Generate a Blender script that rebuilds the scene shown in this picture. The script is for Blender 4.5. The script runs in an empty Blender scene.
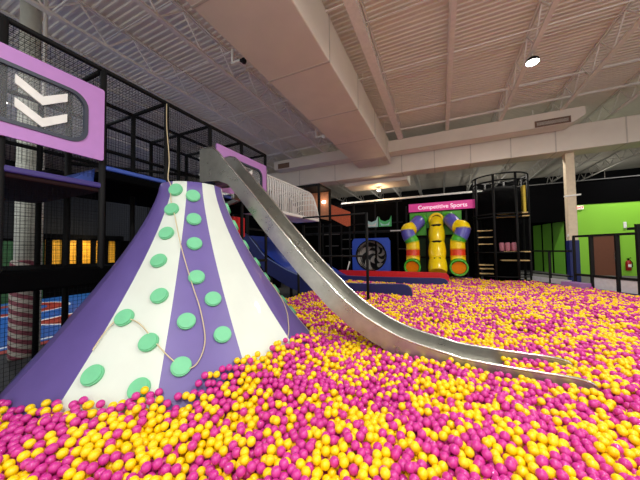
import bpy, bmesh, math, random
import numpy as np
from mathutils import Vector, Matrix
random.seed(7)
rng = np.random.default_rng(11)
S = bpy.context.scene
C = S.collection
PI = math.pi

# ------------------------------------------------------------------ materials
MATS = {}
def lin(c):
    return tuple(((v/255)/12.92 if v/255 <= .04045 else ((v/255+.055)/1.055)**2.4) for v in c)
def mat(name, rgb, rough=.5, metal=0., var=.06, scale=9., bump=0., bscale=40., emit=0., coat=0., spec=.5, sss=0.):
    """principled material whose colour wanders a little with a noise texture"""
    if name in MATS: return MATS[name]
    m = bpy.data.materials.new(name); m.use_nodes = True
    nt = m.node_tree; b = nt.nodes['Principled BSDF']
    c = lin(rgb)
    tc = nt.nodes.new('ShaderNodeTexCoord')
    nz = nt.nodes.new('ShaderNodeTexNoise'); nz.inputs['Scale'].default_value = scale; nz.inputs['Detail'].default_value = 4
    nt.links.new(tc.outputs['Object'], nz.inputs['Vector'])
    rp = nt.nodes.new('ShaderNodeValToRGB')
    rp.color_ramp.elements[0].position = .3; rp.color_ramp.elements[1].position = .7
    rp.color_ramp.elements[0].color = (*[v*(1-var) for v in c], 1)
    rp.color_ramp.elements[1].color = (*[min(1, v*(1+var)) for v in c], 1)
    nt.links.new(nz.outputs['Fac'], rp.inputs['Fac'])
    nt.links.new(rp.outputs['Color'], b.inputs['Base Color'])
    b.inputs['Roughness'].default_value = rough; b.inputs['Metallic'].default_value = metal
    b.inputs['Specular IOR Level'].default_value = spec
    if coat: b.inputs['Coat Weight'].default_value = coat
    if sss:
        b.inputs['Subsurface Weight'].default_value = sss; b.inputs['Subsurface Radius'].default_value = (.02, .01, .01)
    if emit:
        nt.links.new(rp.outputs['Color'], b.inputs['Emission Color']); b.inputs['Emission Strength'].default_value = emit
    if bump:
        n2 = nt.nodes.new('ShaderNodeTexNoise'); n2.inputs['Scale'].default_value = bscale
        nt.links.new(tc.outputs['Object'], n2.inputs['Vector'])
        bp = nt.nodes.new('ShaderNodeBump'); bp.inputs['Strength'].default_value = bump; bp.inputs['Distance'].default_value = .01
        nt.links.new(n2.outputs['Fac'], bp.inputs['Height']); nt.links.new(bp.outputs['Normal'], b.inputs['Normal'])
    MATS[name] = m
    return m

M_BLACK = mat('black_foam', (13, 13, 14), .7, bump=.2, spec=.25)
M_NET = mat('black_netting', (12, 12, 14), .85, spec=.1)
M_DARK = mat('black_paint', (6, 6, 7), .95, spec=.02)
M_DGREY = mat('charcoal_paint', (34, 35, 39), .85, spec=.2)
M_STEELW = mat('white_painted_steel', (236, 232, 226), .55)
M_DECK = mat('white_roof_deck', (232, 226, 216), .6, var=.04, scale=2)
M_DUCT = mat('white_duct_wrap', (228, 220, 208), .6, var=.04, scale=1.5, bump=.05, bscale=4)
M_SEAM = mat('duct_tape', (196, 188, 178), .55)
M_PINKP = mat('lilac_pink_panel', (188, 132, 204), .45, var=.03)
M_TRIM = mat('slate_trim', (52, 58, 74), .4)
M_WHITE = mat('white_plastic', (236, 236, 232), .4)
M_PURP = mat('purple_vinyl', (104, 88, 156), .42, var=.05, scale=4, bump=.05, bscale=120, coat=.1)
M_WVIN = mat('white_vinyl', (216, 224, 214), .42, var=.03, scale=3, bump=.05, bscale=120, coat=.1)
M_HOLD = mat('mint_green_plastic', (112, 198, 148), .5, var=.05, bump=.1)
M_ROPE = mat('cream_rope', (214, 198, 160), .8, bump=.5, bscale=300)
M_NAVY = mat('navy_vinyl', (22, 34, 98), .45)
M_BLUE = mat('royal_blue_vinyl', (26, 62, 170), .4)
M_BLUEPAD = mat('blue_deck_pad', (48, 76, 160), .5)
M_PURPAD = mat('violet_deck_pad', (58, 46, 118), .5)
M_RED = mat('red_vinyl', (206, 24, 32), .4)
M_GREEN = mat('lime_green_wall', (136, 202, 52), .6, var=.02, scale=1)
M_GREENB = mat('green_board', (74, 170, 40), .5)
M_BROWN = mat('brown_door', (104, 58, 36), .5)
M_FLOOR = mat('dark_carpet', (46, 46, 48), .9, var=.2, scale=30, bump=.3, bscale=90)
M_CONC = mat('grey_platform', (84, 83, 82), .85)
M_TUBY = mat('yellow_slide_plastic', (252, 218, 16), .25, coat=.4)
M_TUBB = mat('violet_blue_slide_plastic', (92, 90, 180), .25, coat=.4)
M_TUBG = mat('green_slide_plastic', (70, 176, 40), .25, coat=.4)
M_TUBR = mat('red_slide_plastic', (230, 66, 30), .25, coat=.4)
M_TUBO = mat('orange_slide_plastic', (246, 140, 14), .3, coat=.3)
M_MAG = mat('magenta_sign', (222, 60, 150), .5, emit=.25)
M_LTXT = mat('pale_sign_lettering', (255, 226, 240), .5, emit=.5)
M_TAN = mat('tan_plywood_edge', (196, 168, 112), .6)
M_CUSH = mat('dusty_pink_vinyl', (206, 130, 146), .5)
M_LENS = mat('lamp_lens', (255, 250, 240), .3, emit=14)
M_LENS2 = mat('small_lamp_lens', (255, 244, 224), .3, emit=6)
M_ORNG = mat('orange_panel', (250, 104, 62), .55, var=.55, scale=26)
M_YELW = mat('amber_yellow_wall', (238, 170, 40), .6, var=.25, scale=3)
M_DGREEN = mat('forest_green_wall', (40, 84, 44), .7)
M_TEAL = mat('pale_teal_board', (186, 226, 220), .5)
M_MINTB = mat('spring_green_board', (84, 196, 116), .5)
M_MAUVE = mat('mauve_mat', (160, 116, 176), .5)
M_EXTR = mat('extinguisher_red', (150, 22, 26), .3)
M_COL = mat('cream_column_paint', (222, 206, 178), .55)
M_KICK = mat('pale_grey_board', (196, 198, 204), .6, var=.08)
M_OWOOD = mat('orange_booth_wall', (196, 132, 98), .6, var=.15)

def metal_material():
    m = bpy.data.materials.new('brushed_stainless'); m.use_nodes = True
    nt = m.node_tree; b = nt.nodes['Principled BSDF']
    tc = nt.nodes.new('ShaderNodeTexCoord')
    nz = nt.nodes.new('ShaderNodeTexNoise'); nz.inputs['Scale'].default_value = 3.2; nz.inputs['Detail'].default_value = 7; nz.inputs['Roughness'].default_value = .65
    nt.links.new(tc.outputs['Object'], nz.inputs['Vector'])
    rp = nt.nodes.new('ShaderNodeValToRGB')
    rp.color_ramp.elements[0].position = .32; rp.color_ramp.elements[1].position = .68
    rp.color_ramp.elements[0].color = (.36, .355, .32, 1); rp.color_ramp.elements[1].color = (.50, .495, .45, 1)
    nt.links.new(nz.outputs['Fac'], rp.inputs['Fac']); nt.links.new(rp.outputs['Color'], b.inputs['Base Color'])
    mr = nt.nodes.new('ShaderNodeMapRange'); mr.inputs['To Min'].default_value = .2; mr.inputs['To Max'].default_value = .38
    nt.links.new(nz.outputs['Fac'], mr.inputs['Value']); nt.links.new(mr.outputs['Result'], b.inputs['Roughness'])
    b.inputs['Metallic'].default_value = .8
    mp = nt.nodes.new('ShaderNodeMapping'); mp.inputs['Scale'].default_value = (4, 160, 160)
    nt.links.new(tc.outputs['Object'], mp.inputs['Vector'])
    n2 = nt.nodes.new('ShaderNodeTexNoise'); n2.inputs['Scale'].default_value = 2
    nt.links.new(mp.outputs['Vector'], n2.inputs['Vector'])
    bp = nt.nodes.new('ShaderNodeBump'); bp.inputs['Strength'].default_value = .05; bp.inputs['Distance'].default_value = .002
    nt.links.new(n2.outputs['Fac'], bp.inputs['Height']); nt.links.new(bp.outputs['Normal'], b.inputs['Normal'])
    return m
M_SS = metal_material()
M_SSR = mat('polished_steel_rail', (210, 208, 200), .2, metal=.9)

def stripe_pad_material():
    m = bpy.data.materials.new('candy_stripe_pad'); m.use_nodes = True
    nt = m.node_tree; b = nt.nodes['Principled BSDF']
    tc = nt.nodes.new('ShaderNodeTexCoord'); sp = nt.nodes.new('ShaderNodeSeparateXYZ')
    nt.links.new(tc.outputs['Object'], sp.inputs['Vector'])
    def mth(op, a, bb=None):
        n = nt.nodes.new('ShaderNodeMath'); n.operation = op
        for i, v in enumerate((a, bb)):
            if v is None: continue
            if isinstance(v, (int, float)): n.inputs[i].default_value = v
            else: nt.links.new(v, n.inputs[i])
        return n.outputs[0]
    ang = mth('ARCTAN2', sp.outputs['Y'], sp.outputs['X'])
    v = mth('FRACT', mth('ADD', mth('MULTIPLY', sp.outputs['Z'], 5.2), mth('DIVIDE', ang, 2*PI/3)))
    s = mth('GREATER_THAN', v, .5)
    mx = nt.nodes.new('ShaderNodeMix'); mx.data_type = 'RGBA'
    nt.links.new(s, mx.inputs[0]); mx.inputs[6].default_value = (*lin((176, 168, 158)), 1); mx.inputs[7].default_value = (*lin((128, 62, 76)), 1)
    nt.links.new(mx.outputs[2], b.inputs['Base Color']); b.inputs['Roughness'].default_value = .6
    return m
M_CANDY = stripe_pad_material()

def swirl_material():
    m = bpy.data.materials.new('swirl_check_vinyl'); m.use_nodes = True
    nt = m.node_tree; b = nt.nodes['Principled BSDF']
    tc = nt.nodes.new('ShaderNodeTexCoord'); sp = nt.nodes.new('ShaderNodeSeparateXYZ')
    nt.links.new(tc.outputs['Object'], sp.inputs['Vector'])
    def mth(op, a, bb=None):
        n = nt.nodes.new('ShaderNodeMath'); n.operation = op
        for i, v in enumerate((a, bb)):
            if v is None: continue
            if isinstance(v, (int, float)): n.inputs[i].default_value = v
            else: nt.links.new(v, n.inputs[i])
        return n.outputs[0]
    ang = mth('DIVIDE', mth('ARCTAN2', sp.outputs['Z'], sp.outputs['X']), 2*PI)
    a1 = mth('FRACT', mth('MULTIPLY', mth('ADD', ang, mth('MULTIPLY', sp.outputs['Y'], .35)), 5))
    d1 = mth('FRACT', mth('MULTIPLY', sp.outputs['Y'], 1.1))
    x = mth('GREATER_THAN', a1, .5); y = mth('GREATER_THAN', d1, .5)
    c = mth('ABSOLUTE', mth('SUBTRACT', x, y))
    mx = nt.nodes.new('ShaderNodeMix'); mx.data_type = 'RGBA'
    nt.links.new(c, mx.inputs[0]); mx.inputs[6].default_value = (*lin((214, 210, 204)), 1); mx.inputs[7].default_value = (.006, .006, .008, 1)
    nt.links.new(mx.outputs[2], b.inputs['Base Color']); b.inputs['Roughness'].default_value = .5
    return m
M_SWIRL = swirl_material()

# ------------------------------------------------------------------ mesh builder
class MB:
    def __init__(s): s.v = []; s.f = []; s.sm = []
    def add(s, vs, fs, smooth=False):
        n = len(s.v); s.v += [tuple(p) for p in vs]; s.f += [tuple(i+n for i in q) for q in fs]; s.sm += [smooth]*len(fs)
        return s
    def box(s, x0, x1, y0, y1, z0, z1):
        vs = [(x, y, z) for z in (z0, z1) for y in (y0, y1) for x in (x0, x1)]
        return s.add(vs, [(0,2,3,1),(4,5,7,6),(0,1,5,4),(2,6,7,3),(0,4,6,2),(1,3,7,5)])
    def rbox(s, x0, x1, y0, y1, z0, z1, r=.02):
        """box with chamfered edges"""
        bm = bmesh.new(); bmesh.ops.create_cube(bm, size=1)
        for v in bm.verts: v.co = Vector(((x0+x1)/2+v.co.x*(x1-x0), (y0+y1)/2+v.co.y*(y1-y0), (z0+z1)/2+v.co.z*(z1-z0)))
        bmesh.ops.bevel(bm, geom=bm.edges[:], offset=r, segments=2, affect='EDGES', profile=.5)
        return s.bm(bm)
    def bm(s, bm, smooth=False):
        bm.verts.index_update()
        s.add([v.co for v in bm.verts], [[v.index for v in f.verts] for f in bm.faces], smooth); bm.free(); return s
    def tube(s, pts, r, n=8, caps=True, smooth=True, closed=False):
        pts = [Vector(p) for p in pts]; rr = r if isinstance(r, (list, tuple)) else [r]*len(pts)
        rings = []; prev = None
        for i, p in enumerate(pts):
            if closed: t = pts[(i+1) % len(pts)]-pts[i-1]
            else: t = pts[min(i+1, len(pts)-1)]-pts[max(i-1, 0)]
            t.normalize()
            if prev is None:
                a = Vector((0,0,1)) if abs(t.z) < .9 else Vector((1,0,0))
                u = t.cross(a).normalized()
            else:
                u = (prev - t*prev.dot(t)).normalized()
            prev = u; w = t.cross(u)
            rings.append([p+(u*math.cos(2*PI*k/n)+w*math.sin(2*PI*k/n))*rr[i] for k in range(n)])
        vs = [q for g in rings for q in g]; fs = []
        L = len(rings)
        for i in range(L if closed else L-1):
            for k in range(n):
                a = i*n+k; b_ = i*n+(k+1) % n; c = ((i+1) % L)*n+(k+1) % n; d = ((i+1) % L)*n+k
                fs.append((a, b_, c, d))
        s.add(vs, fs, smooth)
        if caps and not closed:
            n0 = len(s.v)-len(vs)
            s.f.append(tuple(n0+k for k in reversed(range(n)))); s.sm.append(False)
            s.f.append(tuple(n0+(L-1)*n+k for k in range(n))); s.sm.append(False)
        return s
    def bar(s, a, b, w, h=None, n=None):
        """square bar between two points"""
        if h is None: h = w
        a = Vector(a); b = Vector(b); t = (b-a).normalized()
        up = Vector((0,0,1)) if abs(t.z) < .95 else Vector((0,1,0))
        u = t.cross(up).normalized()*w/2; v = t.cross(u).normalized()*h/2
        vs = [p+u*i+v*j for p in (a, b) for i, j in ((-1,-1),(1,-1),(1,1),(-1,1))]
        return s.add(vs, [(0,1,2,3),(7,6,5,4),(0,4,5,1),(1,5,6,2),(2,6,7,3),(3,7,4,0)])
    def prism(s, poly, axis, a, b):
        """extrude polygon (2D) along axis between a and b; poly coords are the other two axes in order"""
        n = len(poly); vs = []
        for d in (a, b):
            for p in poly:
                q = list(p); q.insert(axis, d); vs.append(tuple(q))
        fs = [tuple(range(n)), tuple(reversed(range(n, 2*n)))]
        fs += [(i, (i+1) % n, n+(i+1) % n, n+i) for i in range(n)]
        return s.add(vs, fs)
    def frame(s, outer, inner, axis, a, b):
        """extruded ring between two polygons with the same count"""
        n = len(outer); vs = []
        for d in (a, b):
            for poly in (outer, inner):
                for p in poly:
                    q = list(p); q.insert(axis, d); vs.append(tuple(q))
        fs = []
        for i in range(n):
            j = (i+1) % n
            fs += [(i, j, n+j, n+i), (2*n+i, 3*n+i, 3*n+j, 2*n+j), (i, 2*n+i, 2*n+j, j), (n+i, n+j, 3*n+j, 3*n+i)]
        return s.add(vs, fs)
    def lathe(s, prof, cx=0, cy=0, n=24, smooth=True):
        vs = [(cx+r*math.cos(2*PI*k/n), cy+r*math.sin(2*PI*k/n), z) for r, z in prof for k in range(n)]
        fs = [(i*n+k, i*n+(k+1) % n, (i+1)*n+(k+1) % n, (i+1)*n+k) for i in range(len(prof)-1) for k in range(n)]
        s.add(vs, fs, smooth)
        n0 = len(s.v)-len(vs)
        s.f.append(tuple(n0+k for k in reversed(range(n)))); s.sm.append(False)
        s.f.append(tuple(n0+(len(prof)-1)*n+k for k in range(n))); s.sm.append(False)
        return s
    def net(s, p0, eu, ev, nu, nv, w=.0042):
        """netting: crossed cords over the parallelogram p0, eu, ev"""
        p0, eu, ev = Vector(p0), Vector(eu), Vector(ev)
        nrm = eu.cross(ev).normalized()*w/2
        for n_, e1, e2 in ((nu, eu, ev), (nv, ev, eu)):
            o = e1.normalized()*w/2
            for i in range(1, n_):
                a = p0+e1*(i/n_); b = a+e2
                s.add([a+o-nrm, a-o-nrm, a+nrm, b+o-nrm, b-o-nrm, b+nrm], [(0,1,4,3),(1,2,5,4),(2,0,3,5)])
        return s
    def to(s, name, material, parent=None, mats=None, fmat=None):
        off = Vector((0,0,0)); q = parent
        while q is not None: off += q.location; q = q.parent
        me = bpy.data.meshes.new(name)
        me.from_pydata([(p[0]-off.x, p[1]-off.y, p[2]-off.z) for p in s.v], [], s.f)
        me.polygons.foreach_set('use_smooth', s.sm)
        for m in (mats or [material]): me.materials.append(m)
        if fmat is not None: me.polygons.foreach_set('material_index', fmat)
        me.update()
        bm = bmesh.new(); bm.from_mesh(me); bmesh.ops.recalc_face_normals(bm, faces=bm.faces[:]); bm.to_mesh(me); bm.free()
        o = bpy.data.objects.new(name, me); C.objects.link(o)
        if parent is not None: o.parent = parent
        return o
def tag(o, label, cat, group=None, kind=None):
    if label: o['label'] = label
    if cat: o['category'] = cat
    if group: o['group'] = group
    if kind: o['kind'] = kind
    return o
def thing(name, label, cat, loc, group=None):
    o = bpy.data.objects.new(name, None); o.empty_display_size = .1; C.objects.link(o); o.location = loc
    bpy.context.view_layer.update()
    return tag(o, label, cat, group)
def struct(name, mb, m, **k):
    o = mb.to(name, m, **k); o['kind'] = 'structure'; return o
def copy_tree(src, loc=None, label=None, group=None):
    c = src.copy(); C.objects.link(c)
    if loc is not None: c.location = loc
    if label: c['label'] = label
    if group: c['group'] = group
    for ch in src.children:
        d = ch.copy(); C.objects.link(d); d.parent = c
        for g in ch.children:
            e = g.copy(); C.objects.link(e); e.parent = d
    return c
def rrect(a0, a1, b0, b1, r, n=6):
    pts = []
    for cx, cy, st in ((a1-r, b1-r, 0), (a0+r, b1-r, PI/2), (a0+r, b0+r, PI), (a1-r, b0+r, 1.5*PI)):
        for k in range(n+1):
            a = st+PI/2*k/n; pts.append((cx+r*math.cos(a), cy+r*math.sin(a)))
    return pts

FL = -.75           # hall floor
CEIL = 7.75

# ------------------------------------------------------------------ camera
FPX = 263.74
yaw, pitch, roll = (math.radians(v) for v in (24.604, 2.078, -.82))
fwd = Vector((-math.sin(yaw)*math.cos(pitch), math.cos(yaw)*math.cos(pitch), math.sin(pitch)))
rgt = Vector((math.cos(yaw), math.sin(yaw), 0)); up = rgt.cross(fwd)
r2 = rgt*math.cos(roll)+up*math.sin(roll); u2 = up*math.cos(roll)-rgt*math.sin(roll)
cam = bpy.data.objects.new('camera', bpy.data.cameras.new('camera')); C.objects.link(cam)
CAM = Vector((0, 0, 1.5))
cam.matrix_world = Matrix(((r2.x, u2.x, -fwd.x, CAM.x), (r2.y, u2.y, -fwd.y, CAM.y), (r2.z, u2.z, -fwd.z, CAM.z), (0,0,0,1)))
cam.data.sensor_width = 36; cam.data.lens = FPX/640*36; cam.data.clip_start = .05
S.camera = cam

# ------------------------------------------------------------------ room shell
struct('floor', MB().box(-26, 15, -6, 30, FL-.1, FL), M_FLOOR)
mb = MB()                                                   # corrugated roof deck, ribs across the hall
prof = []; y = -6.
while y < 30:
    prof += [(y, CEIL+.03), (y+.075, CEIL+.03), (y+.095, CEIL), (y+.14, CEIL)]; y += .16
vs = [(x, p, z) for p, z in prof for x in (-26, 15)]
mb.add(vs, [(2*i, 2*i+1, 2*i+3, 2*i+2) for i in range(len(prof)-1)])
mb.box(-26, 15, -6, 30, CEIL+.06, CEIL+.12)
struct('ceiling', mb, M_DECK)
struct('wall_left', MB().box(-26.2, -26, -6, 30, FL, CEIL+.1), M_DGREY)
struct('wall_back', MB().box(-26, 15, 30, 30.2, FL, CEIL+.1), M_DGREY)
struct('wall_light_block', MB().box(-26, -14.5, -6.2, -6, FL, CEIL+.1), M_DGREY)  # unseen part-wall added to hold world light off the climbing frame side
struct('wall_right', MB().box(15, 15.2, 7, 30, FL, CEIL+.1), M_DGREY)
# raised walkway round the pit and the green partition beyond it
struct('floor_walkway', MB().prism([(3.62,15.5),(8.4,6.84),(14.9,6.84),(14.9,23.6),(3.62,23.6)], 2, FL, -.12), M_CONC)
struct('wall_green', MB().box(6.42, 15, 19.5, 19.7, -.12, 3.8), M_GREEN)
struct('wall_upper', MB().box(6.42, 15, 19.48, 19.72, 3.8, 5.12).box(3.6, 6.9, 19.42, 19.72, 2.9, 5.12), M_DARK)
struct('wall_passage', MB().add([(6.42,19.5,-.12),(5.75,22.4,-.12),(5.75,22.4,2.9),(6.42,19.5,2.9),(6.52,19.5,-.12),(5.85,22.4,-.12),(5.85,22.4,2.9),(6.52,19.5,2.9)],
       [(0,1,2,3),(7,6,5,4),(0,4,5,1),(3,2,6,7),(0,3,7,4),(1,5,6,2)]), mat('lime_green_wall_shaded', (96, 160, 44), .6, var=.03))  # the wall's lime green darkened, weaker light put into the colour
struct('wall_passage_upper', MB().box(2.0, 6.42, 22.6, 22.8, -.12, 5.1).box(6.40, 6.52, 19.72, 22.6, 2.9, 5.1), M_DARK)
struct('trim_1', MB().box(3.6, 15, 19.4, 19.5, 5.12, 5.165), M_CONC)
struct('wall_scenery', MB().box(-11, 2.0, 17.3, 17.5, FL, 4.66), M_DARK)
struct('trim_2', MB().box(-6.2, 2.4, 17.2, 17.32, 4.62, 4.72), M_WHITE)
d = struct('door_1', MB().box(7.62, 8.56, 19.44, 19.5, -.12, 1.98), M_BROWN)
MB().box(8.42, 8.47, 19.38, 19.44, .75, 1.15).to('door_handle', M_SSR, d)
MB().frame([(7.54,-.12),(8.64,-.12),(8.64,2.06),(7.54,2.06)], [(7.62,-.12),(8.56,-.12),(8.56,1.98),(7.62,1.98)], 1, 19.43, 19.5).to('door_frame', M_BROWN, d)

# blue sports court beyond the netting
M_CB = mat('court_blue', (34, 92, 172), .4); M_CR = mat('court_red', (164, 56, 48), .4); M_CW = mat('court_white', (236, 236, 236), .4)
mb = MB(); fm = []
mb.box(-24, -9.3, -4, 13, FL, FL+.012); fm += [0]*6
def mark(pts, k, h):
    mb.prism(pts, 2, FL, FL+h); fm.extend([k]*(len(pts)+2))
mark([(-9.3,-4),(-9.02,-4),(-9.02,13),(-9.3,13)], 1, .012)
mark([(-9.62,-4),(-9.5,-4),(-9.5,13),(-9.62,13)], 2, .014)
def ring(cx, cy, r0, r1, k, h, a0=0, a1=2*PI, n=28):
    pts = [(cx+r1*math.cos(a0+(a1-a0)*i/n), cy+r1*math.sin(a0+(a1-a0)*i/n)) for i in range(n+1)]
    pin = [(cx+r0*math.cos(a0+(a1-a0)*i/n), cy+r0*math.sin(a0+(a1-a0)*i/n)) for i in range(n+1)]
    for i in range(n): mark([pts[i], pts[i+1], pin[i+1], pin[i]], k, h)
mark([(-12.0,3.6),(-10.4,4.6),(-10.4,7.5),(-13.2,7.5)], 1, .013)
mark([(-12.1,3.5),(-10.3,4.55),(-10.3,4.7),(-12.1,3.68)], 2, .015)
mark([(-12.12,3.5),(-13.35,7.5),(-13.2,7.5),(-11.98,3.6)], 2, .015)
ring(-15.6, 4.6, .9, 1.5, 1, .013); ring(-15.6, 4.6, 1.5, 1.62, 2, .015)
mark([(-19,-4),(-18.8,-4),(-18.8,13),(-19,13)], 2, .014)
mark([(-22.5,-4),(-20.5,-4),(-20.5,13),(-22.5,13)], 1, .013)
mark([(-14,-4),(-13.9,-4),(-13.9,3.2),(-14,3.2)], 2, .014)
struct('floor_court', mb, None, mats=[M_CB, M_CR, M_CW], fmat=fm)

# ------------------------------------------------------------------ roof steel
def joist_mb(x, wide=False):
    w = .12 if not wide else .26
    top = MB(); bot = MB(); web = MB()
    for s in (-1, 1):
        top.box(x+s*.035-.025, x+s*.035+.025, -6, 30, CEIL-.05, CEIL-.005)
    bot.box(x-w/2, x+w/2, -6, 30, 6.97, 7.03)
    y = -6; k = 0
    while y < 29.5:
        a = (x, y, 7.03 if k % 2 == 0 else CEIL-.05); b = (x, y+.62, CEIL-.05 if k % 2 == 0 else 7.03)
        web.bar(a, b, .035); y += .62; k += 1
    return top, bot, web
jx = [(.42, 0), (2.5, 0), (4.6, 0), (6.7, 0), (8.8, 0), (10.9, 0), (-1.68, 1), (-3.78, 0), (-5.88, 0), (-7.98, 0), (-10.08, 0), (-12.2, 0), (-14.3, 0)]
jlab = ['white steel roof joist running above the yellow wave slide', 'white steel roof joist carrying the bright round lamp', 'white steel roof joist second beyond the bright lamp, ending over the duct grille',
        'white steel roof joist over the green wall door', 'white steel roof joist past the green wall door', 'white steel roof joist along the far side of the hall', 'broad white roof girder beside the big square duct, over the dark gap',
        'white steel roof joist hidden above the square duct', 'white steel roof joist first beside the duct on the climbing frame side', 'white steel roof joist second beside the duct, above the black climbing frame',
        'white steel roof joist above the deck of the black climbing frame', 'white steel roof joist over the candy striped column', 'white steel roof joist over the blue court']
for (x, wd), lb in zip(jx, jlab):
    t = thing('roof_joist', lb, 'roof joist', (x, 0, 7.0), 'roof joists under the deck')
    a, b, w = joist_mb(x, wd)
    a.to('top_chord', M_STEELW, t); b.to('bottom_chord', M_STEELW, t); w.to('web', M_STEELW, t)
for i, (y, z) in enumerate([(2.8, 7.05), (5.5, 7.05), (8.25, 7.05), (11.0, 7.05), (4.2, CEIL-.09), (6.9, CEIL-.09), (9.6, CEIL-.09), (12.3, CEIL-.09), (18.5, 7.05), (23, 7.05)]):
    names = ['over the cone tip', 'over the slide entry', 'crossing beside the bright lamp', 'just before the long cross duct', 'up at the deck over the slide top', 'up at the deck before the bright lamp',
             'up at the deck past the bright lamp', 'up at the deck near the cross duct', 'beyond the long cross duct', 'far beyond the black wall']
    MBi = MB().tube([(-24, y, z), (14, y, z)], .02 if z < 7.2 else .016, 6)
    tag(MBi.to('bridging_rod', M_STEELW), 'white steel bridging rod between joists, '+names[i], 'steel rod', 'bridging rods')
# sprinkler pipe
tag(MB().tube([(-24, 13.2, 7.3), (14, 13.2, 7.3)], .045, 8).to('sprinkler_pipe', M_STEELW), 'white sprinkler pipe running across the hall above the cross duct', 'pipe')

t = thing('air_duct', 'big pale square air duct running down the hall over the slide', 'air duct', (-3.18, 4, 6.0))
MB().rbox(-4.06, -2.3, -6, 14.2, 6.0, 7.15, .03).to('duct_body', M_DUCT, t)
for y in (-1.5, .9, 3.3, 5.7, 8.1, 10.5, 12.9):
    MB().frame([(-4.068,5.992),(-2.292,5.992),(-2.292,7.158),(-4.068,7.158)], [(-4.05,6.01),(-2.31,6.01),(-2.31,7.14),(-4.05,7.14)], 1, y, y+.05).to('duct_seam', M_SEAM, t)
for y in (-3, 1, 5, 9, 13):
    mb = MB()
    for x in (-4.0, -2.36): mb.bar((x, y, 7.15), (x, y, CEIL), .025)
    mb.to('duct_hanger', M_STEELW, t)
t = thing('cross_duct', 'long pale boxed cross duct spanning the hall above the column', 'air duct', (0, 14.8, 5.55))
MB().rbox(-24, 14.9, 14.45, 15.4, 5.55, 6.62, .03).to('duct_body', M_DUCT, t)
for x in (-13, -10.5, -8, -5.6, -1.8, -.2, 1.4, 3.0, 4.6, 6.8, 9.2):
    MB().frame([(14.442,5.542),(15.408,5.542),(15.408,6.628),(14.442,6.628)], [(14.46,5.56),(15.39,5.56),(15.39,6.61),(14.46,6.61)], 0, x, x+.045).to('duct_seam', M_SEAM, t)
MB().rbox(-5.3, -1.6, 15.4, 17.0, 5.35, 6.3, .03).to('duct_branch', M_DUCT, t)
mb = MB()
for x in (-13, -8, -1, 4, 9): mb.bar((x, 14.9, 6.6), (x, 14.9, CEIL), .03)
mb.to('duct_hanger', M_STEELW, t)
t = thing('supply_duct', 'slim pale duct with chamfered end and louvred grille before the cross duct', 'air duct', (2, 13.95, 6.4))
MB().prism([(-2.3,6.42),(4.9,6.42),(5.3,6.66),(5.3,7.0),(-2.3,7.0)], 1, 13.6, 14.3).to('duct_body', M_DUCT, t)
g = MB()
g.frame([(3.7,6.44),(4.85,6.44),(4.85,6.7),(3.7,6.7)], [(3.76,6.49),(4.79,6.49),(4.79,6.65),(3.76,6.65)], 1, 13.57, 13.62)
for k in range(4): g.bar((3.76, 13.585, 6.51+k*.04), (4.79, 13.585, 6.51+k*.04), .02, .012)
g.to('grille', mat('rusty_grille', (120, 92, 74), .6), t)
MB().box(-2.3, 5.0, 14.3, 14.44, 6.55, 6.6).to('duct_bracket', M_DGREY, t)
t = thing('stub_duct', 'short pale duct meeting the big square duct on the climbing frame side', 'air duct', (-7, 13.95, 6.4))
MB().rbox(-9.3, -4.06, 13.6, 14.3, 6.45, 7.0, .03).to('duct_body', M_DUCT, t)
MB().box(-9.0, -8.2, 13.58, 13.62, 6.5, 6.8).to('grille', mat('rusty_grille', (120, 92, 74), .6), t)
for y, lb in ((4.9, 'white angle bracket with small dark camera on the duct edge, over the slide top'), (9.7, 'white angle bracket with small pale camera on the duct edge, near the cross duct')):
    t = thing('ceiling_camera', lb, 'camera', (-4.25, y, 6.1), 'cameras on the duct')
    MB().bar((-4.06, y, 6.12), (-4.55, y, 6.12), .05).bar((-4.55, y, 6.1), (-4.55, y, 6.48), .05).to('bracket', M_WHITE, t)
    bm = bmesh.new(); bmesh.ops.create_uvsphere(bm, u_segments=12, v_segments=8, radius=.07)
    bmesh.ops.translate(bm, vec=(-4.2, y, 6.08), verts=bm.verts[:])
    MB().bm(bm, True).tube([(-4.2, y, 6.08), (-4.2, y-.1, 6.02)], .04, 10).to('camera_head', M_DGREY if y < 6 else M_WHITE, t)

# ------------------------------------------------------------------ lamps
def lamp(x, y, z, label, power, r=.17, group='high bay lamps', size=.5, col=(1, .98, .94)):
    t = thing('high_bay_lamp', label, 'lamp', (x, y, z), group)
    MB().lathe([(r*.5, z+.12), (r*.9, z+.06), (r, z), (r*.95, z-.01)], x, y, 20).to('lamp_body', M_DGREY, t)
    MB().lathe([(r*.92, z-.01), (r*.8, z-.04), (r*.3, z-.055)], x, y, 20).to('lamp_lens', M_LENS, t)
    MB().bar((x, y, z+.12), (x, y, z+.5), .02).to('hanger', M_STEELW, t)
    L = bpy.data.lights.new('lamp_light', 'AREA'); L.shape = 'DISK'; L.size = size; L.energy = power; L.color = col; L.spread = math.radians(175)
    o = bpy.data.objects.new('lamp_light', L); C.objects.link(o); o.parent = t; o.location = (0, 0, -.08)
    return t
PW = 230
lamp(2.5, 9.15, 6.72, 'bright round lamp glowing under a roof joist', PW*1.2)
lamp(2.5, 2.4, 6.72, 'round high bay lamp above the viewer near the pit', PW*1.2)
lamp(2.5, -3.5, 6.72, 'round high bay lamp behind the viewer', PW)
lamp(-.63, -1.8, 6.72, 'round high bay lamp overhead by the square duct', PW*1.1)
lamp(8.0, 4.5, 6.72, 'round high bay lamp off beyond the pit corner', PW)
lamp(9.3, 17.6, 6.72, 'round high bay lamp shining before the green wall', PW*1.1)
lamp(-13.5, 3.5, 6.72, 'round high bay lamp over the blue court', PW*1.3, col=(.92, .96, 1))
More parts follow.
